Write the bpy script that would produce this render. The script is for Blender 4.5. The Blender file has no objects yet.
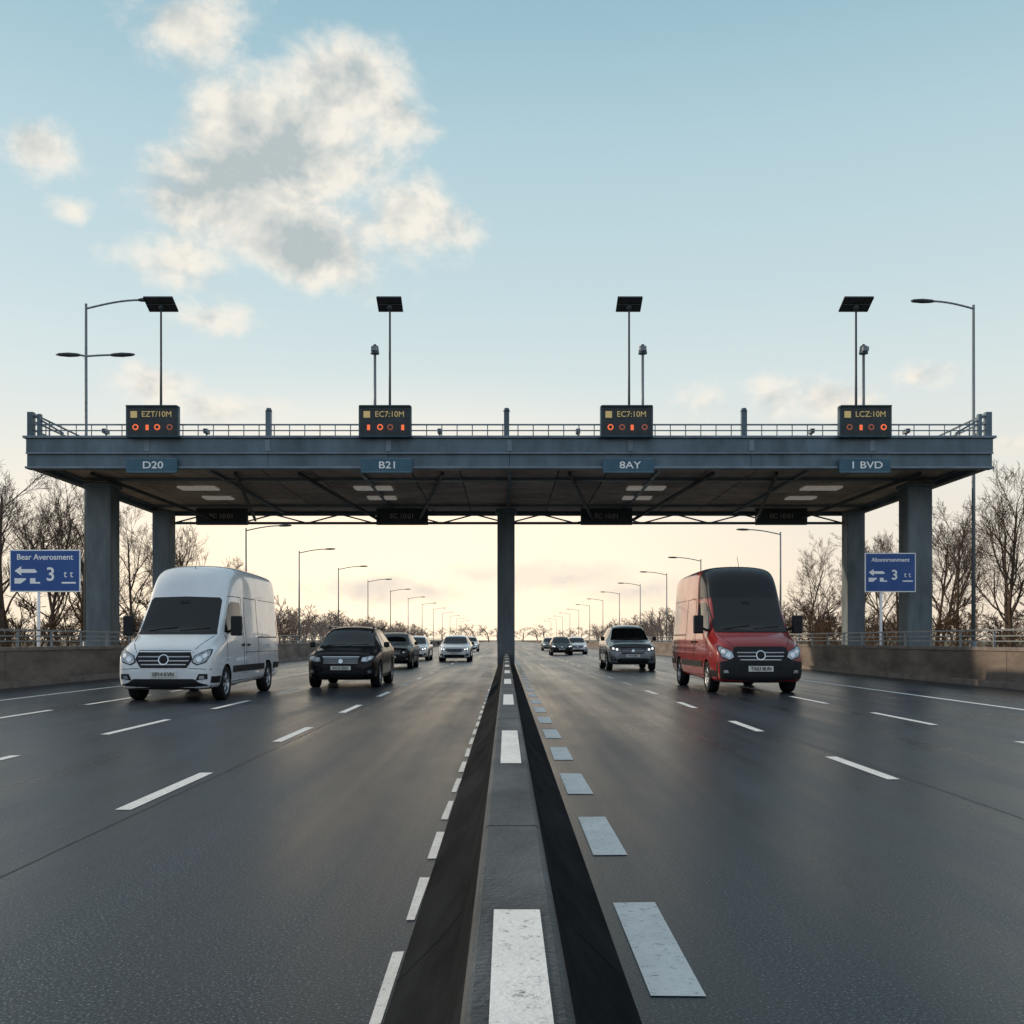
import bpy, bmesh, math, random
from mathutils import Vector, Matrix
from mathutils.bvhtree import BVHTree
random.seed(7)
S=bpy.context.scene
S.view_settings.view_transform='Standard'
try: S.view_settings.look='None'
except Exception: pass
S.view_settings.exposure=0

# ---------------------------------------------------------------- materials
def nmat(name,col,rough=.6,metal=0,coat=0,var=.0,vscale=3.0,bump=0,bscale=60,emit=None,estr=0,spec=.5,col2=None,stretch=None):
    m=bpy.data.materials.new(name); m.use_nodes=True
    nt=m.node_tree; N=nt.nodes; L=nt.links
    b=N['Principled BSDF']
    b.inputs['Base Color'].default_value=(*col,1)
    b.inputs['Roughness'].default_value=rough
    b.inputs['Metallic'].default_value=metal
    b.inputs['Coat Weight'].default_value=coat
    b.inputs['Coat Roughness'].default_value=.04
    b.inputs['Specular IOR Level'].default_value=spec
    tc=N.new('ShaderNodeTexCoord')
    if var>0:
        mp=N.new('ShaderNodeMapping')
        if stretch: mp.inputs['Scale'].default_value=stretch
        L.new(tc.outputs['Object'],mp.inputs['Vector'])
        n=N.new('ShaderNodeTexNoise'); n.inputs['Scale'].default_value=vscale; n.inputs['Detail'].default_value=6; n.inputs['Roughness'].default_value=.65
        L.new(mp.outputs['Vector'],n.inputs['Vector'])
        r=N.new('ShaderNodeMapRange'); r.inputs['From Min'].default_value=.3; r.inputs['From Max'].default_value=.7
        L.new(n.outputs['Fac'],r.inputs['Value'])
        mx=N.new('ShaderNodeMix'); mx.data_type='RGBA'
        c2=col2 if col2 else tuple(c*(1-var) for c in col)
        mx.inputs['A'].default_value=(*c2,1); mx.inputs['B'].default_value=(*[min(1,c*(1+var*.4)) for c in col],1)
        L.new(r.outputs['Result'],mx.inputs['Factor']); L.new(mx.outputs['Result'],b.inputs['Base Color'])
        r2=N.new('ShaderNodeMapRange'); r2.inputs['From Min'].default_value=.3; r2.inputs['From Max'].default_value=.7
        r2.inputs['To Min'].default_value=min(1,rough+.12); r2.inputs['To Max'].default_value=max(.03,rough-.06)
        L.new(n.outputs['Fac'],r2.inputs['Value']); L.new(r2.outputs['Result'],b.inputs['Roughness'])
    if bump>0:
        n=N.new('ShaderNodeTexNoise'); n.inputs['Scale'].default_value=bscale; n.inputs['Detail'].default_value=4
        L.new(tc.outputs['Object'],n.inputs['Vector'])
        bp=N.new('ShaderNodeBump'); bp.inputs['Strength'].default_value=bump; bp.inputs['Distance'].default_value=.02
        L.new(n.outputs['Fac'],bp.inputs['Height']); L.new(bp.outputs['Normal'],b.inputs['Normal'])
    if emit:
        b.inputs['Emission Color'].default_value=(*emit,1); b.inputs['Emission Strength'].default_value=estr
    return m

M={}
M['steel']=nmat('painted_steel',(.105,.16,.20),.42,.1,var=.4,vscale=1.2,stretch=(1,1,.35))
M['steel2']=nmat('painted_steel_light',(.18,.24,.29),.4,.1,var=.3,vscale=1.5)
M['steeld']=nmat('steel_dark',(.06,.075,.085),.5,.1,var=.3)
M['conc']=nmat('column_concrete',(.155,.19,.21),.75,var=.45,vscale=1.3,bump=.25,bscale=30,stretch=(1,1,.3))
M['galv']=nmat('galvanised',(.24,.27,.29),.5,.4,var=.25,vscale=4)
M['panA']=nmat('soffit_a',(.62,.52,.465),.6,var=.3,vscale=1.2)
M['panB']=nmat('soffit_b',(.50,.42,.38),.6,var=.3,vscale=1.5)
M['panC']=nmat('soffit_c',(.70,.59,.53),.6,var=.3,vscale=1.0)
M['fix']=nmat('light_fixture',(.75,.74,.71),.4,var=.25,vscale=3,emit=(1,.93,.82),estr=.12)
M['ledbg']=nmat('led_face',(.012,.024,.03),.4,var=.2)
M['ledframe']=nmat('led_frame',(.035,.085,.11),.45,var=.2)
M['amber']=nmat('amber_led',(.35,.30,.12),.5,emit=(1,.72,.30),estr=.24)
M['redled']=nmat('red_led',(.5,.1,.04),.5,emit=(1,.17,.05),estr=.8)
M['reddim']=nmat('red_led_dim',(.3,.08,.05),.5,emit=(1,.25,.12),estr=.16)
M['plate']=nmat('plate_blue',(.03,.11,.165),.4,var=.15)
M['blue']=nmat('sign_blue',(.012,.085,.32),.35,var=.12,vscale=2)
M['white']=nmat('sign_white',(.78,.80,.82),.45,var=.08,emit=(.9,.95,1),estr=.08)
M['solar']=nmat('solar_cell',(.02,.025,.04),.3,.1,var=.3,vscale=6)
M['panelback']=nmat('solar_panel_back',(.035,.035,.04),.6,var=.3)
M['glass']=nmat('auto_glass',(.006,.008,.010),.03,0,coat=0,var=.0,spec=.5)
M['tyre']=nmat('tyre',(.015,.015,.016),.85,var=.2,vscale=10,spec=.25)
M['rim']=nmat('alloy',(.42,.43,.45),.3,.8,var=.1)
M['blackp']=nmat('black_plastic',(.011,.012,.014),.5,var=.2,vscale=8,spec=.3)
M['chrome']=nmat('chrome',(.65,.66,.68),.12,1)
M['lamp']=nmat('headlamp',(.45,.48,.52),.12,.5,coat=1,var=.75,vscale=14)
M['lampon']=nmat('headlamp_lit',(.9,.9,.85),.3,emit=(1,.95,.85),estr=1.2)
M['redl']=nmat('tail_lamp',(.35,.01,.01),.15,coat=1)
M['ind']=nmat('indicator',(.6,.2,.02),.2,coat=1)
M['npl']=nmat('number_plate',(.72,.72,.68),.4)
M['ink']=nmat('ink',(.01,.01,.012),.5)
M['seam']=nmat('seam',(.006,.006,.006),.9)
M['seat']=nmat('seat_fabric',(.035,.036,.04),.8)
M['well']=nmat('wheel_well',(.006,.006,.006),.95,spec=.1)
M['wall']=nmat('parapet_concrete',(.19,.155,.13),.8,var=.6,vscale=.9,bump=.35,bscale=25,stretch=(1,.5,1.5))
M['cap']=nmat('parapet_cap',(.22,.19,.17),.8,var=.4,vscale=2,bump=.2)
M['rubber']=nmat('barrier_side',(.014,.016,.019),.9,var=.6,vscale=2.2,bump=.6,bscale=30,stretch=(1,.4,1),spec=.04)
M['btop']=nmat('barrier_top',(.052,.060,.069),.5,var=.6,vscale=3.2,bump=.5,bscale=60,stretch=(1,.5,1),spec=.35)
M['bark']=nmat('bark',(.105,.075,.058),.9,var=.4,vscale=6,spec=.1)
M['bark_haze']=nmat('bark_far_hazed',(.26,.205,.18),.95,var=.3,vscale=2,spec=.1)  # distance haze mixed into the base colour: paler than the near bark
M['bark3']=nmat('brush_twigs',(.13,.082,.053),.95,var=.4,vscale=1,spec=.1)

def paintmat(name,base,worn=.45):
    m=nmat(name,base,.55,var=.15,vscale=4,bump=.2,bscale=90)
    nt=m.node_tree;N=nt.nodes;L=nt.links;b=N['Principled BSDF']
    src=b.inputs['Base Color'].links[0].from_socket
    tc=N.new('ShaderNodeTexCoord')
    n=N.new('ShaderNodeTexNoise'); n.inputs['Scale'].default_value=26; n.inputs['Detail'].default_value=10; n.inputs['Roughness'].default_value=.85
    L.new(tc.outputs['Object'],n.inputs['Vector'])
    r=N.new('ShaderNodeMapRange'); r.inputs['From Min'].default_value=worn-.08; r.inputs['From Max'].default_value=worn
    L.new(n.outputs['Fac'],r.inputs['Value'])
    mx=N.new('ShaderNodeMix'); mx.data_type='RGBA'; mx.inputs['A'].default_value=(.14,.14,.145,1)
    L.new(src,mx.inputs['B']); L.new(r.outputs['Result'],mx.inputs['Factor']); L.new(mx.outputs['Result'],b.inputs['Base Color'])
    return m
M['paint']=paintmat('road_paint',(.80,.79,.77),.45)

def asphalt():
    m=bpy.data.materials.new('asphalt'); m.use_nodes=True
    nt=m.node_tree;N=nt.nodes;L=nt.links;b=N['Principled BSDF']
    tc=N.new('ShaderNodeTexCoord')
    def noise(sc,det=6,ro=.6,stretch=None):
        n=N.new('ShaderNodeTexNoise'); n.inputs['Scale'].default_value=sc; n.inputs['Detail'].default_value=det; n.inputs['Roughness'].default_value=ro
        if stretch:
            mp=N.new('ShaderNodeMapping'); mp.inputs['Scale'].default_value=stretch
            L.new(tc.outputs['Object'],mp.inputs['Vector']); L.new(mp.outputs['Vector'],n.inputs['Vector'])
        else: L.new(tc.outputs['Object'],n.inputs['Vector'])
        return n
    fine=noise(80,2,.85); big=noise(.45,5,.7,(1,.22,1)); track=noise(1.3,4,.6,(1,.012,1))
    cr=N.new('ShaderNodeValToRGB'); e=cr.color_ramp.elements
    e[0].position=.38;e[0].color=(.003,.005,.008,1); e[1].position=.70;e[1].color=(.26,.28,.31,1)
    x=e.new(.50); x.color=(.013,.018,.026,1)
    x=e.new(.60); x.color=(.042,.053,.068,1)
    L.new(fine.outputs['Fac'],cr.inputs['Fac'])
    mr=N.new('ShaderNodeMapRange'); mr.inputs['From Min'].default_value=.3; mr.inputs['From Max'].default_value=.7; mr.inputs['To Min'].default_value=.62; mr.inputs['To Max'].default_value=1.35
    L.new(big.outputs['Fac'],mr.inputs['Value'])
    mr2=N.new('ShaderNodeMapRange'); mr2.inputs['From Min'].default_value=.35; mr2.inputs['From Max'].default_value=.65; mr2.inputs['To Min'].default_value=.68; mr2.inputs['To Max'].default_value=1.3
    L.new(track.outputs['Fac'],mr2.inputs['Value'])
    mu=N.new('ShaderNodeMath'); mu.operation='MULTIPLY'; L.new(mr.outputs['Result'],mu.inputs[0]); L.new(mr2.outputs['Result'],mu.inputs[1])
    vm=N.new('ShaderNodeVectorMath'); vm.operation='SCALE'; L.new(cr.outputs['Color'],vm.inputs[0]); L.new(mu.outputs['Value'],vm.inputs['Scale'])
    L.new(vm.outputs['Vector'],b.inputs['Base Color'])
    rr=N.new('ShaderNodeMapRange'); rr.inputs['From Min'].default_value=.55; rr.inputs['From Max'].default_value=1.4; rr.inputs['To Min'].default_value=.24; rr.inputs['To Max'].default_value=.40
    L.new(mu.outputs['Value'],rr.inputs['Value']); L.new(rr.outputs['Result'],b.inputs['Roughness'])
    b.inputs['Specular IOR Level'].default_value=.22
    bp=N.new('ShaderNodeBump'); bp.inputs['Strength'].default_value=.25; bp.inputs['Distance'].default_value=.005
    L.new(fine.outputs['Fac'],bp.inputs['Height']); L.new(bp.outputs['Normal'],b.inputs['Normal'])
    return m
M['asphalt']=asphalt()
M['sealant']=nmat('bitumen_sealant',(.012,.013,.015),.35,var=.3,vscale=5,spec=.3)
M['ground']=nmat('dry_grass',(.13,.105,.06),.95,var=.5,vscale=.6,bump=.5,bscale=5)

# ---------------------------------------------------------------- mesh builder
class MB:
    def __init__(s): s.v=[];s.f=[];s.mi=[];s.mats=[];s.sm=[]
    def m(s,k):
        if k not in s.mats: s.mats.append(k)
        return s.mats.index(k)
    def face(s,idx,k,smooth=False): s.f.append(idx); s.mi.append(s.m(k)); s.sm.append(smooth)
    def box(s,x0,x1,y0,y1,z0,z1,k):
        b=len(s.v); s.v+=[(x0,y0,z0),(x1,y0,z0),(x1,y1,z0),(x0,y1,z0),(x0,y0,z1),(x1,y0,z1),(x1,y1,z1),(x0,y1,z1)]
        for q in ((0,3,2,1),(4,5,6,7),(0,1,5,4),(1,2,6,5),(2,3,7,6),(3,0,4,7)): s.face([b+i for i in q],k)
    def cyl(s,p0,p1,r0,r1,n,k,cap=True):
        p0=Vector(p0);p1=Vector(p1);d=(p1-p0).normalized()
        a=d.orthogonal().normalized();c=d.cross(a)
        b=len(s.v)
        for p,r in((p0,r0),(p1,r1)):
            for i in range(n):
                t=2*math.pi*i/n; s.v.append(tuple(p+(a*math.cos(t)+c*math.sin(t))*r))
        for i in range(n): s.face([b+i,b+(i+1)%n,b+n+(i+1)%n,b+n+i],k,n>5)
        if cap: s.face([b+i for i in range(n)][::-1],k); s.face([b+n+i for i in range(n)],k)
    def beam(s,p0,p1,w,h,k):
        p0=Vector(p0);p1=Vector(p1);d=(p1-p0).normalized()
        up=Vector((0,0,1)) if abs(d.z)<.95 else Vector((0,1,0))
        a=d.cross(up).normalized();c=a.cross(d).normalized();b=len(s.v)
        for p in(p0,p1):
            for sx,sz in((-1,-1),(1,-1),(1,1),(-1,1)): s.v.append(tuple(p+a*sx*w/2+c*sz*h/2))
        for i in range(4): s.face([b+i,b+(i+1)%4,b+4+(i+1)%4,b+4+i],k)
        s.face([b+3,b+2,b+1,b],k); s.face([b+4,b+5,b+6,b+7],k)
    def lathe(s,prof,c,k,n=32):
        b=len(s.v)
        for i in range(n):
            t=2*math.pi*i/n
            for (x,r) in prof: s.v.append((c[0]+x,c[1]+r*math.cos(t),c[2]+r*math.sin(t)))
        m=len(prof)
        for i in range(n):
            for j in range(m-1):
                s.face([b+i*m+j,b+i*m+j+1,b+((i+1)%n)*m+j+1,b+((i+1)%n)*m+j],k,True)
    def quad(s,pts,k):
        b=len(s.v); s.v+=[tuple(p) for p in pts]; s.face(list(range(b,b+len(pts))),k)
    def build(s,name,parent=None,bevel=0,loc=(0,0,0)):
        me=bpy.data.meshes.new(name); me.from_pydata(s.v,[],s.f)
        for k in s.mats: me.materials.append(M[k])
        me.polygons.foreach_set('material_index',s.mi); me.polygons.foreach_set('use_smooth',s.sm); me.update()
        o=bpy.data.objects.new(name,me); S.collection.objects.link(o); o.location=loc
        if parent: o.parent=parent
        if bevel:
            bv=o.modifiers.new('bv','BEVEL'); bv.width=bevel; bv.segments=2; bv.limit_method='ANGLE'; bv.angle_limit=.7
        return o
def empty(name,loc=(0,0,0)):
    e=bpy.data.objects.new(name,None); S.collection.objects.link(e); e.location=loc; e.empty_display_size=.3; return e
def text(t,size,loc,k,parent,name='lettering',align='CENTER',bold=0,sx=1):
    c=bpy.data.curves.new(name,'FONT'); c.body=t; c.size=size; c.align_x=align; c.align_y='CENTER'; c.extrude=.004; c.offset=bold
    c.materials.append(M[k]); o=bpy.data.objects.new(name,c); S.collection.objects.link(o)
    o.location=loc; o.rotation_euler=(math.pi/2,0,0); o.parent=parent; o.scale=(sx,1,1); return o

# ---------------------------------------------------------------- ground / road
g=MB(); g.quad([(-4000,-400,-.02),(4000,-400,-.02),(4000,4500,-.02),(-4000,4500,-.02)],'ground'); g.build('ground')
r=MB(); r.quad([(-13,-30,0),(13,-30,0),(13,2600,0),(-13,2600,0)],'asphalt'); road=r.build('road')
mk=MB()
def dash(x,w,y0,y1):
    j=lambda:random.uniform(-.006,.006)
    mk.quad([(x-w/2+j(),y0+j(),.004),(x+w/2+j(),y0+j(),.004),(x+w/2+j(),y1+j(),.004),(x-w/2+j(),y1+j(),.004)],'paint')
def dashes(x,w,start,ln,per,end=320):
    y=start
    while y<end: dash(x,w,y,y+ln); y+=per
dashes(-2.81,.12,7.35-4.9,2.05,4.9)
dashes(-5.30,.12,8.3-4.9,2.5,4.9)
dashes(-8.1,.12,9.5,3.4,4.9)
dashes(3.47,.12,8.95-4.7,1.75,4.7)
dashes(6.30,.12,9.7-4.8,2.5,4.9)
mk.quad([(9.18,-10,.004),(9.32,-10,.004),(9.32,900,.004),(9.18,900,.004)],'paint')
mk.quad([(-10.5,-10,.004),(-10.38,-10,.004),(-10.38,900,.004),(-10.5,900,.004)],'paint')
dashes(.605,.20,3.5-2.3,1.25,2.3,150)
dashes(-.425,.045,1.95,.80,1.25,150)
mk.build('road_markings')
# thin overbanded joints between asphalt lanes
sl_=MB()
def seal(x,y0,y1,w=.03,amp=.03):
    y=y0; px=x; pts=[]
    while y<y1:
        pts.append((px,y)); px=x+(px-x)*.8+random.gauss(0,amp*.5); y+=.45
    for (xa,ya),(xb,yb) in zip(pts,pts[1:]): sl_.quad([(xa-w/2,ya,.002),(xa+w/2,ya,.002),(xb+w/2,yb,.002),(xb-w/2,yb,.002)],'sealant')
for x in(-2.66,-7.95,3.62,9.0): seal(x,2,120,.014,.008)
sl_.build('sealed_joints',parent=road)

# median barrier
bx=.021
prof=[(-.405,0),(-.405,.05),(-.38,.075),(-.235,.22),(-.175,.30),(-.118,.52),(-.102,.575),(-.093,.594),(-.082,.6)]
pr=[(bx+x,z) for x,z in prof]+[(bx-x,z) for x,z in reversed(prof)]
b=MB(); ys=[-6]
seglen=4.75
while ys[-1]<620:
    y0=ys[-1]; y1=y0+ (seglen if y0<120 else 60)
    base=len(b.v)
    for yy in (y0+.006,y1-.006):
        for x,z in pr: b.v.append((x,yy,z))
    n=len(pr)
    for i in range(n-1):
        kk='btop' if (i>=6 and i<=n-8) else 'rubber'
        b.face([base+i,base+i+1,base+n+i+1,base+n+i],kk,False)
    b.face([base+i for i in range(n)],'rubber'); b.face([base+n+i for i in range(n)][::-1],'rubber')
    ys.append(y1)
o=b.build('median_barrier')
st=MB()
y=.5
while y<150:
    st.quad([(bx-.050,y,.6035),(bx+.060,y,.6035),(bx+.060,y+1.9,.6035),(bx-.050,y+1.9,.6035)],'paint'); y+=4.75
st.build('barrier_marking',parent=o)

for sgn in(-1,1):
    w=MB(); y=-10
    while y<420:
        x0,x1=sorted((sgn*13.02,sgn*13.34))
        L_=6 if y<200 else 40
        w.box(x0,x1,y+.012,y+L_-.012,-.02,.96,'wall')
        x0,x1=sorted((sgn*12.98,sgn*13.38))
        w.box(x0,x1,y+.004,y+L_-.004,.962,1.06,'cap')
        y+=L_
    x0,x1=sorted((sgn*12.85,sgn*13.015)); w.box(x0,x1,-10,420,-.02,.16,'cap')
    wo=w.build('parapet_wall')
    rl=MB(); y=-9
    xr=sgn*13.18
    while y<260:
        rl.box(xr-.025,xr+.025,y-.03,y+.03,1.06,1.50,'galv'); y+=2
    for z in(1.22,1.36): rl.beam((xr,-9,z),(xr,260,z),.035,.035,'galv')
    rl.beam((xr,-9,1.52),(xr,260,1.52),.06,.05,'galv')
    rl.build('guard_railing')

# ---------------------------------------------------------------- toll gantry
GX=.12
G=empty('toll_gantry')
hw=16.45
gb=MB()
yF,yR=34.0,48.0
nseg=8
for i in range(nseg):
    a=-hw+GX+2*hw*i/nseg; c=-hw+GX+2*hw*(i+1)/nseg
    gb.box(a+.006,c-.006,yF,yF+.28,7.60,8.10,'steel')
    gb.box(a+.006,c-.006,yF+.07,yF+.30,7.16,7.594,'steel')
gb.box(-hw+GX-.08,hw+GX+.08,yF-.08,yF+.36,8.106,8.19,'steel2')
gb.box(-hw+GX-.02,hw+GX+.02,yF-.04,yF+.36,7.08,7.155,'steel2')
gb.box(-hw+GX,hw+GX,yF-.03,yF-.003,7.575,7.63,'steel2')
for sx in(-1,1):
    x0,x1=sorted((GX+sx*hw,GX+sx*(hw-.28)))
    gb.box(x0,x1,yF+.38,yR,7.10,8.17,'steel')
gb.box(-hw+GX+.3,hw+GX-.3,yR-.3,yR,7.2,8.1,'steel')
for i in range(1,nseg):
    a=-hw+GX+2*hw*i/nseg
    gb.box(a-.09,a+.09,yF-.022,yF-.002,7.66,8.06,'steel2')
gb.build('fascia_beam',G,bevel=.012)
dk=MB()
dk.box(-hw+GX+.3,hw+GX-.3,yF+.38,yR-.32,7.42,8.0,'steeld')
dk.build('deck',G)
sp=MB()
xs=[-hw+GX+.35+i*(2*hw-.7)/18 for i in range(19)]
yy=[yF+.5+i*(yR-yF-.95)/9 for i in range(10)]
for i in range(18):
    for j in range(9):
        sp.box(xs[i]+.03,xs[i+1]-.03,yy[j]+.03,yy[j+1]-.03,7.36+random.uniform(0,.012),7.415,random.choice(['panA','panA','panB','panC']))
sp.build('soffit_panels',G)
ri=MB()
for i in range(0,19,3):
    ri.box(xs[i]-.07,xs[i]+.07,yF+.45,yR-.4,7.27,7.355,'steel2')
for yv in(37.8,45.2):
    ri.box(-hw+GX+.35,hw+GX-.35,yv-.10,yv+.10,7.262,7.34,'steel2')
for x in(-12.4,-4.9,4.9,12.4):
    for s_ in(-1,1):
        ri.beam((x+s_*2.6,36.2,7.28),(x+s_*.9,45.9,6.75),.10,.11,'steeld')
ri.build('soffit_ribs',G)
lf=MB()
for x in(-12.3,-5.3,5.6,12.6):
    lf.box(x-.75,x+.75,39.6,40.4,7.28,7.35,'fix'); lf.box(x-.6,x+.6,42.4,43.1,7.28,7.35,'fix')
lf.build('soffit_lights',G,bevel=.02)
cl=MB()
for sx in(-1,1):
    cl.box(GX+sx*15.35-.46,GX+sx*15.35+.46,37.35,38.25,-.02,7.16,'conc')
    cl.box(GX+sx*15.75-.40,GX+sx*15.75+.40,45.3,46.1,-.02,7.16,'conc')
    cl.box(GX+sx*15.35-.54,GX+sx*15.35+.54,37.27,38.33,6.98,7.14,'steel')
    cl.box(GX+sx*15.35-.60,GX+sx*15.35+.60,37.2,38.4,-.02,.35,'conc')
cl.box(-.39,.39,44.8,45.6,0,7.16,'conc')
cl.box(-.47,.47,44.7,45.7,6.93,7.12,'steel')
cl.build('support_columns',G,bevel=.03)
tr=MB()
yt=46.3
tr.beam((-15.4,yt,7.06),(15.6,yt,7.06),.12,.10,'steel'); tr.beam((-15.4,yt,6.66),(15.6,yt,6.66),.12,.11,'steel')
x=-15.4; up=True
while x<15.4:
    tr.beam((x,yt,6.66 if up else 7.06),(x+1.55,yt,7.06 if up else 6.66),.06,.06,'steel'); x+=1.55; up=not up
tr.build('rear_truss',G)
ra=MB()
def post(x,y,z1,r=.03): ra.cyl((x,y,8.19),(x,y,z1),r,r,8,'steel2')
x=-hw+GX+.1
while x<hw+GX:
    post(x,yF+.14,8.58,.018); x+=.52
for z in(8.60,8.40): ra.beam((-hw+GX,yF+.14,z),(hw+GX,yF+.14,z),.04,.035 if z<8.5 else .05,'steel2')
for x in(-8.1,0.02,8.12):
    ra.box(x-.09,x+.09,yF+.05,yF+.23,8.19,9.05,'steel'); ra.cyl((x,yF+.14,9.05),(x,yF+.14,9.16),.12,.08,12,'steel')
for sx in(-1,1):
    xe=GX+sx*(hw-.12)
    ra.box(xe-.1,xe+.1,yF+.05,yF+.25,8.19,9.02,'steel')
    xi=xe-sx*.3; ra.box(xi-.06,xi+.06,yF+.05,yF+.2,8.19,8.95,'steel')
    for z in(9.0,8.75,8.45): ra.beam((xe,yF+.2,z),(xe,yR-.2,z),.05,.05,'steel')
    y=yF+1.5
    while y<yR: post(xe,y,9.0,.03); y+=1.5
    ra.beam((xe,yF+.15,8.95),(xe-sx*1.1,yF+.14,8.30),.06,.06,'steel')
ra.build('deck_railing',G)

for i,(x,t1) in enumerate(((-11.93,'EZT/10M'),(-4.08,'EC7:10M'),(4.07,'EC7:10M'),(12.12,'LCZ:10M'))):
    e=empty('electronic_lane_sign',(x,yF-.30,8.62))
    m=MB(); m.box(-.89,.89,0,.20,-.53,.53,'ledframe'); o=m.build('housing',e,bevel=.02)
    m=MB(); m.box(-.83,.83,-.012,-.001,-.47,.47,'ledbg')
    for xx in(-.6,.6): m.box(xx-.04,xx+.04,.2,.42,-.4,.2,'steeld')
    m.build('face',e)
    m=MB(); m.box(-.86,.86,-.09,.0-.015,.49,.53,'ledframe'); m.build('visor',e)
    text(t1,.27,(0.16,-.02,.23),'amber',e,bold=.0,sx=1.0)
    m=MB()
    m.box(-.72,-.50,-.02,-.013,.12,.34,'amber')
    for j,xx in enumerate((-.55,-.16,.18,.60)):
        if (i+j)%3==1:
            m.box(xx-.05,xx+.05,-.02,-.013,-.3,-.12,'redled')
        else:
            kk='redled' if (i+j)%2==0 else 'reddim'
            m.cyl((xx,-.013,-.2),(xx,-.03,-.2),.10,.10,20,kk)
            m.cyl((xx,-.031,-.2),(xx,-.035,-.2),.06,.06,16,'ledbg')
    m.box(-.77,.77,-.02,-.013,-.01,.005,'ledframe')
    m.build('lamps',e)
for x,t in((-12.0,'D20'),(-4.05,'B21'),(4.15,'8AY'),(12.15,'1 BVD')):
    e=empty('lane_number_sign',(x,yF-.16,7.16))
    m=MB(); m.box(-.87,.87,0,.07,-.26,.26,'plate'); m.build('panel',e,bevel=.02)
    m=MB(); m.box(-.82,.82,-.006,-.001,.215,.235,'steel2'); m.box(-.82,.82,-.006,-.001,-.235,-.215,'steel2'); m.build('border',e)
    text(t,.33,(0.05,-.01,0),'white',e,bold=.003,sx=1.25)
for x in(-13.0,-4.75,4.6,12.6):
    e=empty('hanging_lane_sign',(x,45.7,6.98))
    m=MB(); m.box(-1.18,1.18,0,.2,-.46,.30,'steeld'); m.build('housing',e,bevel=.02)
    m=MB(); m.box(-1.1,1.1,-.01,-.001,-.38,.24,'ledbg'); m.build('face',e)
    text('EC 10:01',.3,(0,-.015,-.07),'panA',e)
for x in(-12.42,-4.18,4.43,12.6):
    m=MB(); m.cyl((0,0,0),(0,0,5.1),.05,.035,10,'steeld')
    m.box(-.12,.12,-.12,.12,0,.06,'steeld')
    tl=math.radians(-24); w=.44 if abs(x)<10 else .52
    a=Vector((0,math.cos(tl),math.sin(tl))); nrm=Vector((0,-math.sin(tl),math.cos(tl)))
    c=Vector((0,0,5.2)); L2=.36
    def P(u,v,h): return c+Vector((u,0,0))+a*v+nrm*h
    bb=len(m.v)
    for h in(-.02,.02):
        for u,v in((-w,-L2),(w,-L2),(w,L2),(-w,L2)): m.v.append(tuple(P(u,v,h)))
    for q in((3,2,1,0),(4,5,6,7),(0,1,5,4),(1,2,6,5),(2,3,7,6),(3,0,4,7)): m.face([bb+i for i in q],'panelback')
    for u in(-w,-w*.5,0,w*.5,w): m.beam(P(u,-L2,-.03),P(u,L2,-.03),.018,.02,'steeld')
    for v in(-L2,0,L2): m.beam(P(-w,v,-.032),P(w,v,-.032),.018,.02,'steeld')
    m.cyl((0,0,5.0),(0,0,5.17),.09,.09,10,'steeld')
    for i in range(4):
        u0=-w+.02+i*(2*w-.04)/4
        m.quad([P(u0+.01,-L2+.02,.023),P(u0+(2*w-.04)/4-.01,-L2+.02,.023),P(u0+(2*w-.04)/4-.01,L2-.02,.023),P(u0+.01,L2-.02,.023)],'solar')
    m.build('solar_panel_pole',loc=(x,36,8.15))
for x in(-4.72,4.92,12.87):
    m=MB(); m.cyl((0,0,0),(0,0,3.55),.06,.05,10,'galv'); m.cyl((0,0,3.55),(0,0,3.62),.16,.16,14,'steel2')
    m.cyl((0,0,3.62),(0,0,3.82),.15,.13,14,'galv'); m.cyl((0,0,3.82),(0,0,3.9),.10,.03,14,'steeld'); m.box(-.1,.1,-.28,-.1,3.6,3.74,'galv')
    m.build('camera_pole',loc=(x,36,8.0))
for x in(-13.9,-10.4,-2.3,2.5,10.6,13.9):
    m=MB(); m.cyl((0,0,0),(0,0,.42),.03,.03,8,'galv'); m.box(-.07,.07,-.2,.16,.42,.56,'galv'); m.cyl((0,-.2,.49),(0,-.24,.49),.05,.05,12,'ink')
    m.build('security_camera',loc=(x,34.75,8.0))

# ---------------------------------------------------------------- street lamps
def lamp(loc,H,arms,head=.9,r=.09):
    m=MB(); m.cyl((0,0,0),(0,0,1.2),r*1.4,r*1.4,12,'galv'); m.cyl((0,0,1.2),(0,0,H-.3),r,r*.6,12,'galv')
    for (z,dx,rise) in arms:
        sg=1 if dx>0 else -1
        pts=[]
        for i in range(9):
            t=i/8; pts.append((dx*t,0,z-.25+rise*math.sin(t*math.pi/2)))
        for p,q in zip(pts,pts[1:]): m.cyl(p,q,r*.5,r*.45,8,'galv',False)
        e=pts[-1]
        prf=[(0,.05,.05),(.12,.10,.07),(.45,.15,.085),(.8,.13,.06),(head,.04,.03)]
        b=len(m.v)
        for (u,w,h) in prf:
            for i in range(10):
                t=2*math.pi*i/10; m.v.append((e[0]+sg*(u-.1),w*math.cos(t),e[2]+h*math.sin(t)+.02*u))
        for j in range(4):
            for i in range(10): m.face([b+j*10+i,b+j*10+(i+1)%10,b+(j+1)*10+(i+1)%10,b+(j+1)*10+i],'steeld',True)
        m.face([b+i for i in range(10)],'steeld'); m.face([b+40+i for i in range(10)],'steeld')
    return m.build('street_lamp',loc=loc)
lamp((-16.8,40,0),15.0,[(14.75,2.2,.35),(12.85,1.1,.05),(12.85,-.35,.05)],head=.95,r=.085)
lamp((18.7,40,0),14.95,[(14.75,-1.7,.3)],head=.9,r=.085)
D=70
i=0
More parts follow.
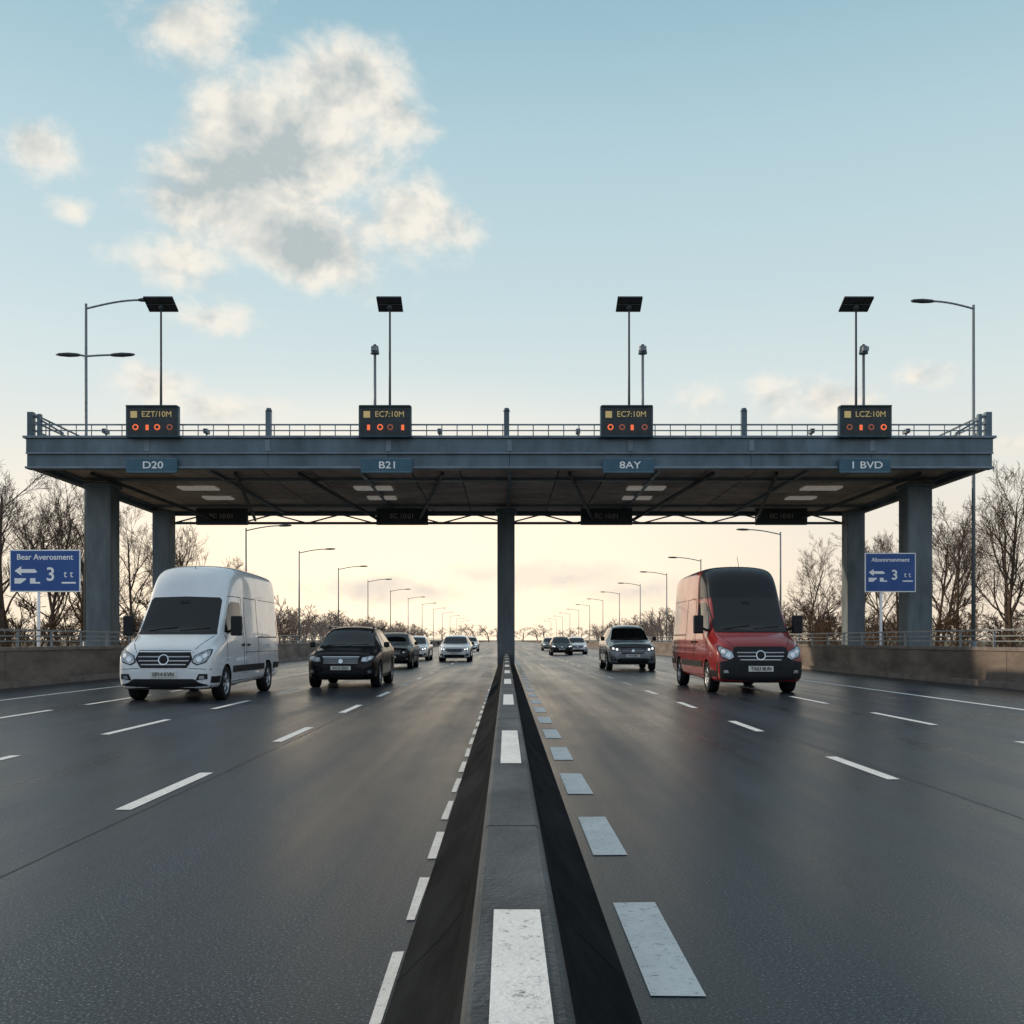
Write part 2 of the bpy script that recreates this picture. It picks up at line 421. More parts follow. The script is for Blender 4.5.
while D<420:
    lamp((-18.2,D,0),9.4,[(9.15,2.4,.35)],r=.085)
    lamp((18.9+(1.0 if i<1 else 0),D+ (2.5 if i<1 else 9),0),9.4,[(9.15,-2.4,.35)],r=.085)
    D+=18+i*2.6; i+=1

def bluesign(x,y,z0,z1,w,px,title,main):
    e=empty('motorway_sign',(x,y,(z0+z1)/2)); h=(z1-z0)/2
    m=MB(); m.box(-w/2,w/2,0,.04,-h,h,'white'); m.build('backing',e,bevel=.01)
    m=MB(); m.box(-w/2+.035,w/2-.035,-.006,-.001,-h+.035,h-.035,'blue'); m.build('face',e)
    m=MB(); m.cyl((px-x,.10,-(z0+z1)/2),(px-x,.10,h-.1),.05,.05,12,'white')
    for z in(-h*.6,h*.6): m.box(-w/2+.15,w/2-.15,.045,.08,z-.03,z+.03,'galv')
    m.build('post',e)
    s=w/2.1
    text(title,.235*s,(0,-.012,h*.64),'white',e,bold=.003,sx=1.0)
    m=MB()
    def pl(pts): m.quad([(a*s,-.012,c*s) for a,c in pts],'white')
    pl([(-.9,.0),(-.70,.14),(-.70,.05),(-.30,.05),(-.22,-.04),(-.30,-.06),(-.70,-.06),(-.70,-.14)])
    pl([(-.9,-.22),(-.9,-.38),(-.72,-.38),(-.56,-.26),(-.56,-.22)])
    pl([(-.44,-.22),(-.44,-.38),(-.14,-.38),(-.14,-.33),(-.28,-.33),(-.28,-.22)])
    pl([(.50,-.38),(.92,-.38),(.92,-.33),(.50,-.33)])
    m.build('symbols',e)
    text(main,.56*s,(.17*s,-.012,-.12*s),'white',e,bold=.008)
    text('t t',.3*s,(.70*s,-.012,-.10*s),'white',e)
bluesign(-13.83,30,2.69,3.96,2.12,-14.07,'Bear Averosment','3')
bluesign(14.03,36.5,3.0,4.43,1.86,13.72,'Abonnroevment','3')

# ---------------------------------------------------------------- vehicles
def ring(y,zb,zt,ws,zsh,wt,crn,arc):
    h=[(0,zb),(ws*.55,zb),(ws*.90,zb+.01),(ws*.985,zb+.10),(ws,zb+(zsh-zb)*.45),(ws*.995,zsh-.06),(ws*.975,zsh+.01)]
    zc=zt-crn
    if zc<zsh+.02: zc=zsh+.03
    h+=[(ws*.955+(wt-ws*.955)*.5,zsh+(zc-zsh)*.5),(wt,zc),(wt-.35*crn,zt-.35*crn*.6),(wt*.55,zt+arc*.7),(0,zt+arc)]
    full=[(x,y,z) for x,z in h]+[(-x,y,z) for x,z in h[-2:0:-1]]
    return full
def loft(stations,sx=1,sz=1,sy=1):
    bm=bmesh.new(); rings=[]
    for s in stations:
        rg=[bm.verts.new((p[0]*sx,p[1]*sy,p[2]*sz)) for p in ring(*s)]
        rings.append(rg)
    n=len(rings[0])
    for a,b in zip(rings,rings[1:]):
        for i in range(n): bm.faces.new((a[i],a[(i+1)%n],b[(i+1)%n],b[i]))
    for rg,flip in((rings[0],0),(rings[-1],1)):
        c=Vector((0,0,0))
        for v in rg: c+=v.co
        c/=n
        inner=[bm.verts.new(c+(v.co-c)*.6) for v in rg]
        for i in range(n): bm.faces.new((rg[i],rg[(i+1)%n],inner[(i+1)%n],inner[i]))
        bm.faces.new(inner)
    bmesh.ops.recalc_face_normals(bm,faces=bm.faces)
    me=bpy.data.meshes.new('body'); bm.to_mesh(me); bm.free()
    return me
def body(me,paint,axles,R,ww,parent,sx,darktop=None):
    o=bpy.data.objects.new('body',me); S.collection.objects.link(o)
    me.materials.append(paint); me.materials.append(M['well']); me.materials.append(M['glass'])
    for p in me.polygons: p.use_smooth=True
    ss=o.modifiers.new('s','SUBSURF'); ss.levels=2; ss.render_levels=2
    cut=[]
    for ya in axles:
        for sg in(-1,1):
            m=MB(); m.cyl((sg*(ww-.30),ya,R-.01),(sg*(ww+.3),ya,R-.01),R+.055,R+.055,40,'well')
            c=m.build('cut'); cut.append(c)
            for p in c.data.polygons: p.use_smooth=False
            bo=o.modifiers.new('b','BOOLEAN'); bo.operation='DIFFERENCE'; bo.object=c; bo.solver='EXACT'
    dg=bpy.context.evaluated_depsgraph_get()
    nm=bpy.data.meshes.new_from_object(o.evaluated_get(dg))
    o.modifiers.clear(); o.data=nm
    while len(nm.materials)<3: nm.materials.append(M['glass'])
    nm.materials[0]=paint; nm.materials[1]=M['well']; nm.materials[2]=M['roofblack']
    for p in nm.polygons:
        c=p.center; p.material_index=0
        for ya in axles:
            if math.hypot(c.y-ya,c.z-(R-.01))<R+.058: p.material_index=1
        if darktop and p.material_index==0 and darktop(c): p.material_index=2
        p.use_smooth=True
    nm.set_sharp_from_angle(angle=math.radians(40))
    for c in cut: bpy.data.objects.remove(c)
    o.parent=parent
    bm=bmesh.new(); bm.from_mesh(nm); bvh=BVHTree.FromBMesh(bm); bm.free()
    return o,bvh
def decal(bm_out,bvh,poly,axis,off,mi,step=.07,depth=.02):
    bm=bmesh.new()
    vs=[bm.verts.new((a,b,0)) for a,b in poly]; bm.faces.new(vs)
    lo=[min(p[i] for p in poly) for i in(0,1)]; hi=[max(p[i] for p in poly) for i in(0,1)]
    for ax in(0,1):
        t=lo[ax]+step
        while t<hi[ax]-.005:
            no=(1,0,0) if ax==0 else (0,1,0); co=(t,0,0) if ax==0 else (0,t,0)
            bmesh.ops.bisect_plane(bm,geom=bm.verts[:]+bm.edges[:]+bm.faces[:],plane_co=co,plane_no=no); t+=step
    if axis=='F': d=Vector((0,1,0)); f=lambda a,b:Vector((a,-3,b))
    elif axis=='R': d=Vector((-1,0,0)); f=lambda a,b:Vector((4,a,b))
    elif axis=='L': d=Vector((1,0,0)); f=lambda a,b:Vector((-4,a,b))
    elif axis=='T': d=Vector((0,0,-1)); f=lambda a,b:Vector((a,b,6))
    pos={}
    for v in bm.verts:
        o=f(v.co.x,v.co.y); hit=bvh.ray_cast(o,d,12)
        if hit[0] is None:
            near=bvh.find_nearest(o+d*3.2); p=near[0]; nn=near[1]
        else: p=hit[0]; nn=hit[1]
        if nn.dot(d)>0: nn=-nn
        pos[v]=(p+nn*off)
    bd=[e for e in bm.edges if e.is_boundary]
    for v,p in pos.items(): v.co=p
    ex=bmesh.ops.extrude_edge_only(bm,edges=bd)
    for g_ in ex['geom']:
        if isinstance(g_,bmesh.types.BMVert): g_.co+=d*depth
    mp={}
    for v in bm.verts: mp[v]=bm_out.verts.new(v.co)
    for f_ in bm.faces:
        try:
            nf=bm_out.faces.new([mp[v] for v in f_.verts]); nf.material_index=mi; nf.smooth=True
        except ValueError: pass
    bm.free()
class Trim:
    def __init__(s,bvh,mats): s.bm=bmesh.new(); s.bvh=bvh; s.mats=mats; s.keys=list(mats)
    def add(s,poly,axis,k,off=.006,step=.07,depth=.02): decal(s.bm,s.bvh,poly,axis,off,s.keys.index(k),step,depth)
    def both(s,poly,k,off=.006,step=.07):
        s.add(poly,'R',k,off,step); s.add(poly,'L',k,off,step)
    def sym(s,poly,k,off=.006,step=.05):
        s.add(poly,'F',k,off,step); s.add([(-a,b) for a,b in poly][::-1],'F',k,off,step)
    def line(s,p,q,w,axis,k='seam',off=.003):
        p=Vector(p);q=Vector(q);d=(q-p).normalized();n=Vector((-d.y,d.x))*w/2
        poly=[tuple(p+n),tuple(p-n),tuple(q-n),tuple(q+n)]
        if axis=='B': s.both(poly,k,off,.08)
        else: s.add(poly,axis,k,off,.08,.01)
    def build(s,name,parent):
        me=bpy.data.meshes.new(name)
        bmesh.ops.recalc_face_normals(s.bm,faces=s.bm.faces)
        s.bm.to_mesh(me); s.bm.free()
        me.set_sharp_from_angle(angle=math.radians(35))
        for k in s.keys: me.materials.append(M[k])
        o=bpy.data.objects.new(name,me); S.collection.objects.link(o); o.parent=parent; return o
def wheels(parent,axles,R,xo,wd=.24,spokes=6):
    for ya in axles:
        for sg in(-1,1):
            m=MB(); c=(sg*(xo-wd/2),ya,R)
            h=wd/2
            m.lathe([(sg*-h,R*.6),(sg*-h,R*.93),(sg*-h*.8,R),(sg*h*.75,R),(sg*h*.97,R*.94),(sg*h,R*.85),(sg*h*.96,R*.70),(sg*h*.85,R*.67)],c,'tyre',36)
            m.lathe([(sg*h*.86,R*.675),(sg*h*.80,R*.62),(sg*h*.1,R*.60)],c,'rim',36)
            m.lathe([(sg*h*.12,R*.61),(sg*h*.12,.001)],c,'well',24)
            m.lathe([(sg*h*.3,R*.15),(sg*h*.78,R*.14),(sg*h*.82,R*.09),(sg*h*.82,.001)],c,'rim',18)
            for i in range(spokes):
                t=2*math.pi*i/spokes+.3
                p0=(c[0]+sg*h*.68,c[1]+R*.1*math.cos(t),c[2]+R*.1*math.sin(t)); p1=(c[0]+sg*h*.60,c[1]+R*.64*math.cos(t),c[2]+R*.64*math.sin(t))
                m.cyl(p0,p1,R*.085,R*.075,6,'rim')
            m.build('wheel',parent)
def paintcol(name,c,rough=.38,metal=0,coat=.8,spec=.5):
    return nmat(name,c,rough,metal,coat=coat,var=.10,vscale=1.5,spec=spec)
M['roofblack']=paintcol('roof_black',(.008,.010,.014),.4,0,.5,.15)
KEYS=['glass','blackp','lamp','chrome','npl','seam','redl','ind','lampon','ink','white','rim','roofblack']
def van(loc,paint,dark,scale=1,rot=0,plate='XP14 KVN',dh=0.0):
    e=empty('delivery_van',loc)
    st=[(0.0,.34,.72,.72,.62,.58,.06,.01),(0.04,.27,.96,.88,.82,.74,.07,.01),(0.14,.24,1.12,.95,.96,.82,.09,.015),(0.45,.24,1.26,.985,1.08,.86,.11,.02),
        (0.8,.24,1.38,.99,1.18,.88,.12,.02),(0.95,.24,1.46,.99,1.22,.87,.12,.02),(1.2,.24,1.80,.99,1.26,.85,.12,.03),(1.5,.24,2.16,.99,1.3,.83,.14,.04),
        (1.62,.24,2.31+dh*.3,.99,1.3,.83,.16,.05),(1.85,.24,2.58+dh*.8,.99,1.3,.83,.20,.05),(2.2,.24,2.70+dh,.99,1.3,.85,.20,.05),(2.7,.26,2.73+dh,.99,1.3,.87,.18,.05),
        (4.0,.28,2.73+dh,.99,1.3,.87,.18,.05),(5.6,.28,2.71+dh,.99,1.3,.87,.18,.05),(5.85,.30,2.66+dh,.97,1.3,.85,.18,.04),(5.9,.34,2.6+dh,.95,1.3,.83,.18,.04)]
    me=loft(st); ax=[1.02,4.72]; R=.355
    dt=(lambda c:(c.z>2.17 and c.y<2.45) or c.z>2.62+dh) if dark else None
    o,bvh=body(me,paint,ax,R,.99,e,1,dt)
    t=Trim(bvh,KEYS)
    if dark:
        t.add([(-.90,1.40),(0,1.36),(.90,1.40),(.82,2.20),(0,2.26),(-.82,2.20)],'F','roofblack',.005)
    t.add([(-.80,1.44),(0,1.41),(.80,1.44),(.75,2.10),(.70,2.16),(0,2.18),(-.70,2.16),(-.75,2.10)],'F','glass',.010)
    t.both([(1.12,1.42),(1.22,1.55),(1.62,2.02),(1.74,2.08),(2.28,2.08),(2.33,2.02),(2.33,1.36),(1.5,1.36)],'glass',.008)
    for y in(1.08,2.42,2.62,3.72): t.line((y,.50 if y!=1.08 else .80),(y,2.20 if y>1.1 else 1.36),.018,'B')
    t.line((2.62,2.20),(3.72,2.20),.014,'B'); t.line((1.62,2.2),(2.42,2.2),.014,'B'); t.line((3.72,1.32),(5.6,1.32),.03,'B','blackp')
    t.line((3.95,2.2),(5.7,2.2),.012,'B'); t.line((2.42,.98),(5.8,.98),.012,'B')
    t.both([(1.50,.56),(4.24,.56),(4.24,.70),(1.50,.70)],'blackp',.014,.12)
    t.both([(5.18,.56),(5.80,.56),(5.80,.70),(5.18,.70)],'blackp',.014,.12)
    t.both([(1.50,.26),(4.24,.27),(4.24,.38),(1.50,.38)],'blackp',.01,.12)
    t.both([(.12,.28),(.56,.28),(.58,.52),(.12,.52)],'blackp',.010,.12)
    t.both([(2.22,1.12),(2.40,1.12),(2.40,1.17),(2.22,1.17)],'blackp',.03)
    t.both([(2.68,1.12),(2.86,1.12),(2.86,1.17),(2.68,1.17)],'blackp',.03)
    t.both([(5.74,1.2),(5.84,1.2),(5.84,1.75),(5.74,1.75)],'redl',.01)
    if dark:
        t.add([(-.90,.27),(.90,.27),(.93,.44),(.93,.70),(.62,.76),(.58,1.03),(-.58,1.03),(-.62,.76),(-.93,.70),(-.93,.44)],'F','blackp',.010)
        off=.02
    else:
        t.add([(-.88,.27),(.88,.27),(.91,.34),(.70,.40),(.60,.47),(-.60,.47),(-.70,.40),(-.91,.34)],'F','blackp',.010); off=.006
        t.sym([(.64,.44),(.86,.47),(.86,.57),(.70,.57)],'blackp',.012)
    t.sym([(.70,.465),(.80,.465),(.80,.53),(.72,.53)],'lamp',off+.02)
    t.add([(-.46,.69),(.46,.69),(.57,.86),(.52,1.0),(-.52,1.0),(-.57,.86)],'F','blackp',.014)
    for z,w in((.745,.45),(.82,.50),(.90,.515)):
        t.add([(-w,z),(w,z),(w,z+.02),(-w,z+.02)],'F','rim',.022)
    t.add([(.105*math.cos(a*math.pi/9),.85+.105*math.sin(a*math.pi/9)) for a in range(18)],'F','chrome',.034)
    t.add([(.085*math.cos(a*math.pi/9),.85+.085*math.sin(a*math.pi/9)) for a in range(18)],'F','blackp',.038)
    hl=[(.56,.80),(.66,.74),(.84,.80),(.905,.95),(.90,1.05),(.84,1.06),(.60,.93)]
    t.sym(hl,'blackp',.012); cx=sum(p[0] for p in hl)/7; cz=sum(p[1] for p in hl)/7
    t.sym([(cx+(a-cx)*.88,cz+(b-cz)*.86) for a,b in hl],'lamp',.016)
    t.sym([(.70+.055*math.cos(a*math.pi/6),.865+.055*math.sin(a*math.pi/6)) for a in range(12)],'chrome',.022)
    t.sym([(.80+.045*math.cos(a*math.pi/6),.93+.045*math.sin(a*math.pi/6)) for a in range(12)],'white',.022)
    t.add([(-.27,.50),(.27,.50),(.27,.62),(-.27,.62)],'F','npl',off+.012)
    t.line((-.52,1.04),(.52,1.04),.012,'F'); t.line((.56,1.0),(.80,1.34),.012,'F'); t.line((-.56,1.0),(-.80,1.34),.012,'F')
    t.line((-.93,.66),(-.5,.68),.012,'F'); t.line((.5,.68),(.93,.66),.012,'F')
    t.add([(-.82,1.365),(.82,1.365),(.80,1.435),(0,1.405),(-.80,1.435)],'F','blackp',.012)
    t.line((-.62,1.44),(-.02,1.52),.022,'F','ink',.024); t.line((.05,1.44),(.66,1.50),.022,'F','ink',.024)
    t.add([(-.10,2.02),(.10,2.02),(.10,2.09),(-.10,2.09)],'F','blackp',.016)
    t.build('trim',e)
    text(plate,.115,(0,-.045,.56),'ink',e,'plate_text',sx=.85)
    wheels(e,ax,R,.985)
    m=MB()
    for sg in(-1,1):
        m.box(*sorted((sg*1.03,sg*1.25)),1.12,1.26,1.34,1.76,'blackp')
        m.beam((sg*.93,1.3,1.42),(sg*1.08,1.2,1.48),.05,.06,'blackp')
    m.build('mirror',e,bevel=.04)
    m=MB(); m.cyl((0,2.0,2.6+dh),(0,2.25,2.98+dh),.008,.005,6,'ink'); m.build('aerial',e)
    e.scale=(scale,)*3; e.rotation_euler[2]=rot
    return e
def car(loc,name,paint,sx=1,sz=1,sy=1,lit=False,rails=True,rot=0,R=.35,hatch=True):
    e=empty(name,loc)
    st=[(0.0,.36,.66,.62,.56,.50,.05,.01),(0.05,.26,.84,.80,.72,.66,.06,.01),(0.2,.21,.94,.88,.82,.74,.07,.015),(0.6,.2,1.00,.915,.88,.79,.08,.02),
        (1.0,.2,1.05,.925,.93,.80,.08,.02),(1.15,.2,1.10,.93,.95,.78,.08,.02),(1.45,.2,1.30,.93,.98,.70,.08,.03),(1.75,.2,1.50,.93,1.0,.64,.09,.03),
        (1.95,.2,1.57,.93,1.0,.63,.10,.03),(2.4,.2,1.61,.93,1.0,.64,.10,.03),(3.2,.2,1.60,.93,1.02,.64,.10,.03),(3.8,.2,1.55,.93,1.03,.63,.10,.03),
        (4.15,.2,1.42,.92,1.03,.62,.10,.02),(4.4,.25,1.12,.88,1.0,.66,.08,.01),(4.48,.34,.95,.82,.85,.66,.06,.01)]
    me=loft(st,sx,sz,sy); ax=[.86*sy,3.55*sy]
    o,bvh=body(me,paint,ax,R,.93*sx,e,1)
    t=Trim(bvh,KEYS)
    def F(p): return [(a*sx,b*sz) for a,b in p]
    def Sd(p): return [(a*sy,b*sz) for a,b in p]
    t.add(F([(-.72,1.09),(0,1.075),(.72,1.09),(.61,1.47),(.57,1.505),(0,1.52),(-.57,1.505),(-.61,1.47)]),'F','glass',.008)
    t.both(Sd([(1.42,1.10),(1.78,1.38),(1.95,1.44),(2.42,1.46),(2.42,1.06),(1.5,1.05)]),'glass',.008)
    t.both(Sd([(2.50,1.46),(3.30,1.44),(3.42,1.38),(3.42,1.07),(2.50,1.06)]),'glass',.008)
    t.both(Sd([(3.50,1.39),(3.75,1.36),(3.95,1.14),(3.50,1.08)]),'glass',.008)
    for y in(1.30,2.46,3.30): t.line((y*sy,.38*sz),(y*sy,1.04*sz),.013,'B')
    t.both(Sd([(1.32,.24),(3.1,.24),(3.1,.34),(1.32,.34)]),'blackp',.012,.1)
    for y in(2.25,3.15): t.both(Sd([(y-.1,.90),(y+.08,.90),(y+.08,.935),(y-.1,.935)]),'chrome',.02)
    t.both(Sd([(4.22,.85),(4.38,.85),(4.36,1.02),(4.22,1.04)]),'redl',.01)
    t.add(F([(-.40,.60),(.40,.60),(.47,.70),(.46,.80),(-.46,.80),(-.47,.70)]),'F','blackp',.012)
    for z in(.65,.70,.75): t.add(F([(-.44,z),(.44,z),(.44,z+.014),(-.44,z+.014)]),'F','rim',.02)
    t.add(F([(-.47,.795),(.47,.795),(.47,.818),(-.47,.818)]),'F','chrome',.02)
    t.add([(.055*math.cos(a*math.pi/6),.70*sz+.055*math.sin(a*math.pi/6)) for a in range(12)],'F','chrome',.03)
    hl=[(.50,.68),(.66,.67),(.80,.73),(.855,.83),(.80,.85),(.52,.80)]
    t.sym(F(hl),'blackp',.008)
    t.sym(F([(.67+(a-.67)*.86,.76+(b-.76)*.82) for a,b in hl]),'lamp',.013)
    for cx in(.60,.73): t.sym([(cx*sx+.045*math.cos(a*math.pi/6),(.745+(cx-.6)*.2)*sz+.045*math.sin(a*math.pi/6)) for a in range(12)],'lampon' if lit else 'chrome',.02)
    t.add(F([(-.55,.27),(.55,.27),(.62,.40),(.50,.44),(-.50,.44),(-.62,.40)]),'F','blackp',.010)
    t.sym(F([(.62,.36),(.80,.38),(.82,.50),(.68,.50)]),'blackp',.010)
    t.sym([(.73*sx+.04*math.cos(a*math.pi/6),.44*sz+.04*math.sin(a*math.pi/6)) for a in range(12)],'lamp',.018)
    t.add(F([(-.26,.48),(.26,.48),(.26,.58),(-.26,.58)]),'F','npl',.016)
    t.line((-.62*sx,.86*sz),(.62*sx,.86*sz),.012,'F')
    t.line((.62*sx,.86*sz),(.74*sx,1.05*sz),.012,'F'); t.line((-.62*sx,.86*sz),(-.74*sx,1.05*sz),.012,'F')
    t.line((-.55*sx,1.10*sz),(-.02,1.135*sz),.018,'F','ink',.02); t.line((.03,1.10*sz),(.56*sx,1.135*sz),.018,'F','ink',.02)
    t.build('trim',e)
    text('KV15 ZRO',.095,(0,-.03,.53*sz),'ink',e,'plate_text',sx=.9)
    wheels(e,ax,R,.925*sx,spokes=5)
    m=MB()
    for sg in(-1,1): m.box(*sorted((sg*.93*sx,sg*1.08*sx)),1.42*sy,1.56*sy,1.05*sz,1.20*sz,'blackp')
    m.build('mirror',e,bevel=.035)
    if rails:
        m=MB()
        for sg in(-1,1):
            m.beam((sg*.60*sx,1.9*sy,1.64*sz),(sg*.60*sx,3.7*sy,1.62*sz),.035,.035,'rim')
            for y in(1.9,2.8,3.7): m.beam((sg*.60*sx,y*sy,1.54*sz),(sg*.60*sx,y*sy,1.63*sz),.04,.04,'blackp')
        m.build('roof_rails',e)
    e.rotation_euler[2]=rot
    return e
pw=paintcol('paint_white',(.80,.82,.84),.3,0,1.0); pr_=paintcol('paint_red',(.24,.009,.011),.3,0,.9,.3); pb=paintcol('paint_black',(.004,.005,.007),.3,0,.35,.1)
pg=paintcol('paint_grey',(.16,.17,.18),.35,.4); ps=paintcol('paint_silver',(.20,.22,.24),.35,.4); pn=paintcol('paint_navy',(.02,.03,.06))
van((-6.85,20.0,0),pw,False,dh=.16)
van((5.86,23.0,0),pr_,True,scale=1.05,plate='TX63 BUN',dh=.22)
car((-4.25,25.7,0),'suv',pb)
car((-5.05,43.5,0),'car',pb,sz=.98)
car((-5.6,60,0),'car',pw,sz=.93,rails=False,lit=True)
car((-2.95,57,0),'car',pw,sz=.95,rails=False,lit=True)
car((5.15,40.5,0),'suv',ps,sx=1.08,sz=1.16,sy=1.05,R=.39,lit=True)
car((4.6,82,0),'car',pb,rails=False,sz=.95,lit=True)
car((6.3,88,0),'car',pw,rails=False,sz=.95,lit=True)
car((-3.9,108,0),'car',pw,rails=False,lit=True)
car((5.2,118,0),'car',pg,rails=False,sz=.95,lit=True)

# ---------------------------------------------------------------- trees
def tree_geo(seed,H,levels,nch=(7,5,5,4),trunk=.28,r0=.16,rmin=.008,sides0=6):
    rnd=random.Random(seed); V=[];F=[]
    def seg(p,q,ra,rb,n):
        d=(q-p)
        if d.length<1e-5: return
        d=d.normalized(); a=d.orthogonal().normalized(); c=d.cross(a); b=len(V)
        for P_,r_ in((p,ra),(q,rb)):
            for i in range(n):
                t=2*math.pi*i/n; V.append(tuple(P_+(a*math.cos(t)+c*math.sin(t))*r_))
        for i in range(n): F.append((b+i,b+(i+1)%n,b+n+(i+1)%n,b+n+i))
    def grow(p,d,L,r,lev):
        ns=5 if lev==0 else (4 if lev<2 else (3 if lev<4 else 2))
        sides=sides0 if lev==0 else (4 if lev<2 else 3)
        pts=[(p,r)]
        for i in range(ns):
            jit=Vector((rnd.gauss(0,1),rnd.gauss(0,1),rnd.gauss(0,1)))*(.07 if lev==0 else .17)
            d=(d+jit+Vector((0,0,.12 if lev else .05))).normalized()
            p2=p+d*L/ns; r2=max(rmin,r*(1-.62*(i+1)/ns) if lev<levels else rmin)
            seg(p,p2,pts[-1][1],r2,sides); p=p2; pts.append((p,r2))
        if lev>=levels: return
        n=nch[min(lev,len(nch)-1)]; n=max(2,n+rnd.randint(-1,1))
        for j in range(n):
            t=(trunk if lev==0 else .22)+(1-(trunk if lev==0 else .22))*(j+rnd.random()*.8)/n
            t=min(.999,t); k=t*ns; i=int(k); fr=k-i
            q=pts[i][0].lerp(pts[i+1][0],fr); rr=pts[i][1]*(1-fr)+pts[i+1][1]*fr
            dd=(pts[i+1][0]-pts[i][0]).normalized(); side=dd.orthogonal().normalized()
            side=Matrix.Rotation(rnd.random()*6.283,3,dd)@side
            ang=rnd.uniform(.4,.85)
            nd=(dd*math.cos(ang)+side*math.sin(ang)).normalized()
            nl=L*(rnd.uniform(.42,.62))*(1.15-.55*t if lev==0 else 1.1-.35*t)
            grow(q,nd,nl,max(rmin,rr*.58),lev+1)
    grow(Vector((0,0,-.05)),Vector((0,0,1)),H,r0,0)
    return V,F
def mesh_of(name,V,F,k):
    me=bpy.data.meshes.new(name); me.from_pydata(V,[],F); me.materials.append(M[k]); me.update(); return me
tm=[mesh_of('bare_tree_mesh',*tree_geo(s,7.2,4,nch=(11,6,5,5),trunk=.22,r0=.11,rmin=.006),'bark') for s in(1,2,3,5)]
rnd=random.Random(11)
def put(x,y,h):
    o=bpy.data.objects.new('bare_tree',rnd.choice(tm)); S.collection.objects.link(o)
    o.location=(x,y,0); s=h/8.0; o.scale=(s*rnd.uniform(.95,1.2),s*rnd.uniform(.95,1.2),s); o.rotation_euler[2]=rnd.random()*6.28
for (x,y,h) in [(-22.6,45,9.0),(-25.4,51,8.4),(-20.6,51,6.6),(-27.5,60,9.2),(-28.5,68,9.8),(-24.6,68,8.0),(-29.5,78,10.2),(-27.5,86,10.0),(-33,74,10),(-26.4,92,8.0),
                (22.9,45,7.9),(26.2,52,8.0),(21.8,56,6.2),(28,62,8.6),(25,66,7.4),(30,70,9.0),(24.8,82,8.0),(29.5,84,9.2),(34,78,9.5)]:
    put(x,y,h)
bush=[tree_geo(40+s,1.9,3,nch=(8,6,4),trunk=.02,r0=.03,rmin=.008,sides0=3) for s in range(3)]
low=[tree_geo(60+s,6.2,3,nch=(8,5,4),trunk=.15,r0=.14,rmin=.024,sides0=4) for s in range(4)]
def mass(name,items,src,k):
    V=[];F=[]
    for (x,y,s,sw) in items:
        v,f=rnd.choice(src); a=rnd.random()*6.28; ca,sa=math.cos(a),math.sin(a); b=len(V)
        V+=[(x+(p[0]*ca-p[1]*sa)*s*sw,y+(p[0]*sa+p[1]*ca)*s*sw,p[2]*s) for p in v]; F+=[tuple(i+b for i in q) for q in f]
    me=mesh_of(name,V,F,k); o=bpy.data.objects.new(name,me); S.collection.objects.link(o)
for sg in(-1,1):
    it=[]
    for i in range(85):
        y=34+i*1.1; it.append((sg*(20.0+rnd.random()*9+y*.04),y+rnd.random()*2,rnd.uniform(.9,1.8),rnd.uniform(1.1,1.6)))
    mass('brush_thicket',it,bush,'bark3')
    it=[]
    for i in range(95):
        y=112+i*4.0; it.append((sg*(28+rnd.random()*20+i*.12),y,rnd.uniform(.65,1.1),rnd.uniform(1.4,2.0)))
    for i in range(45):
        it.append((sg*(60+i*11+rnd.random()*6),400+rnd.random()*60,rnd.uniform(1.2,1.8),2.6))
    mass('distant_tree_row',it,low,'bark_haze')
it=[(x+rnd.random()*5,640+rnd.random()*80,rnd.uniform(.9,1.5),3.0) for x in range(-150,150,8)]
mass('distant_tree_row',it,low,'bark_haze')

# ---------------------------------------------------------------- sun & sky
az=math.radians(72); el=math.radians(21)   # to the left of the view direction
sd=Vector((-math.sin(az)*math.cos(el),math.cos(az)*math.cos(el),math.sin(el)))
sl=bpy.data.lights.new('sun','SUN'); sl.energy=2.8; sl.angle=math.radians(1.5); sl.color=(1,.80,.58)
so=bpy.data.objects.new('sun',sl); S.collection.objects.link(so); so.rotation_euler=(-sd).to_track_quat('-Z','Y').to_euler()
W=bpy.data.worlds.new('World'); S.world=W; W.use_nodes=True
try:
    W.cycles.sampling_method='MANUAL'; W.cycles.sample_map_resolution=512
except Exception: pass
nt=W.node_tree;N=nt.nodes;L=nt.links
bg=N['Background']; bg.inputs['Strength'].default_value=.1
sky=N.new('ShaderNodeTexSky'); sky.sky_type='NISHITA'; sky.sun_disc=False; sky.sun_elevation=el; sky.sun_rotation=-az; sky.dust_density=2.0
tc=N.new('ShaderNodeTexCoord'); sep=N.new('ShaderNodeSeparateXYZ'); L.new(tc.outputs['Generated'],sep.inputs[0])
def mth(op,a,b=None,c=None,clamp=False):
    n=N.new('ShaderNodeMath'); n.operation=op; n.use_clamp=clamp
    for i,v in enumerate((a,b,c)):
        if v is None: continue
        if isinstance(v,(int,float)): n.inputs[i].default_value=v
        else: L.new(v,n.inputs[i])
    return n.outputs[0]
def mixc(f,a,b,mode='MIX'):
    n=N.new('ShaderNodeMix'); n.data_type='RGBA'; n.blend_type=mode
    for s_,v in(('Factor',f),('A',a),('B',b)):
        if isinstance(v,(int,float)): n.inputs[s_].default_value=v
        elif isinstance(v,tuple): n.inputs[s_].default_value=(*v,1)
        else: L.new(v,n.inputs[s_])
    return n.outputs['Result']
def ss(v,a,b):
    n=N.new('ShaderNodeMapRange'); n.interpolation_type='SMOOTHSTEP'; n.inputs['From Min'].default_value=a; n.inputs['From Max'].default_value=b; L.new(v,n.inputs['Value']); return n.outputs['Result']
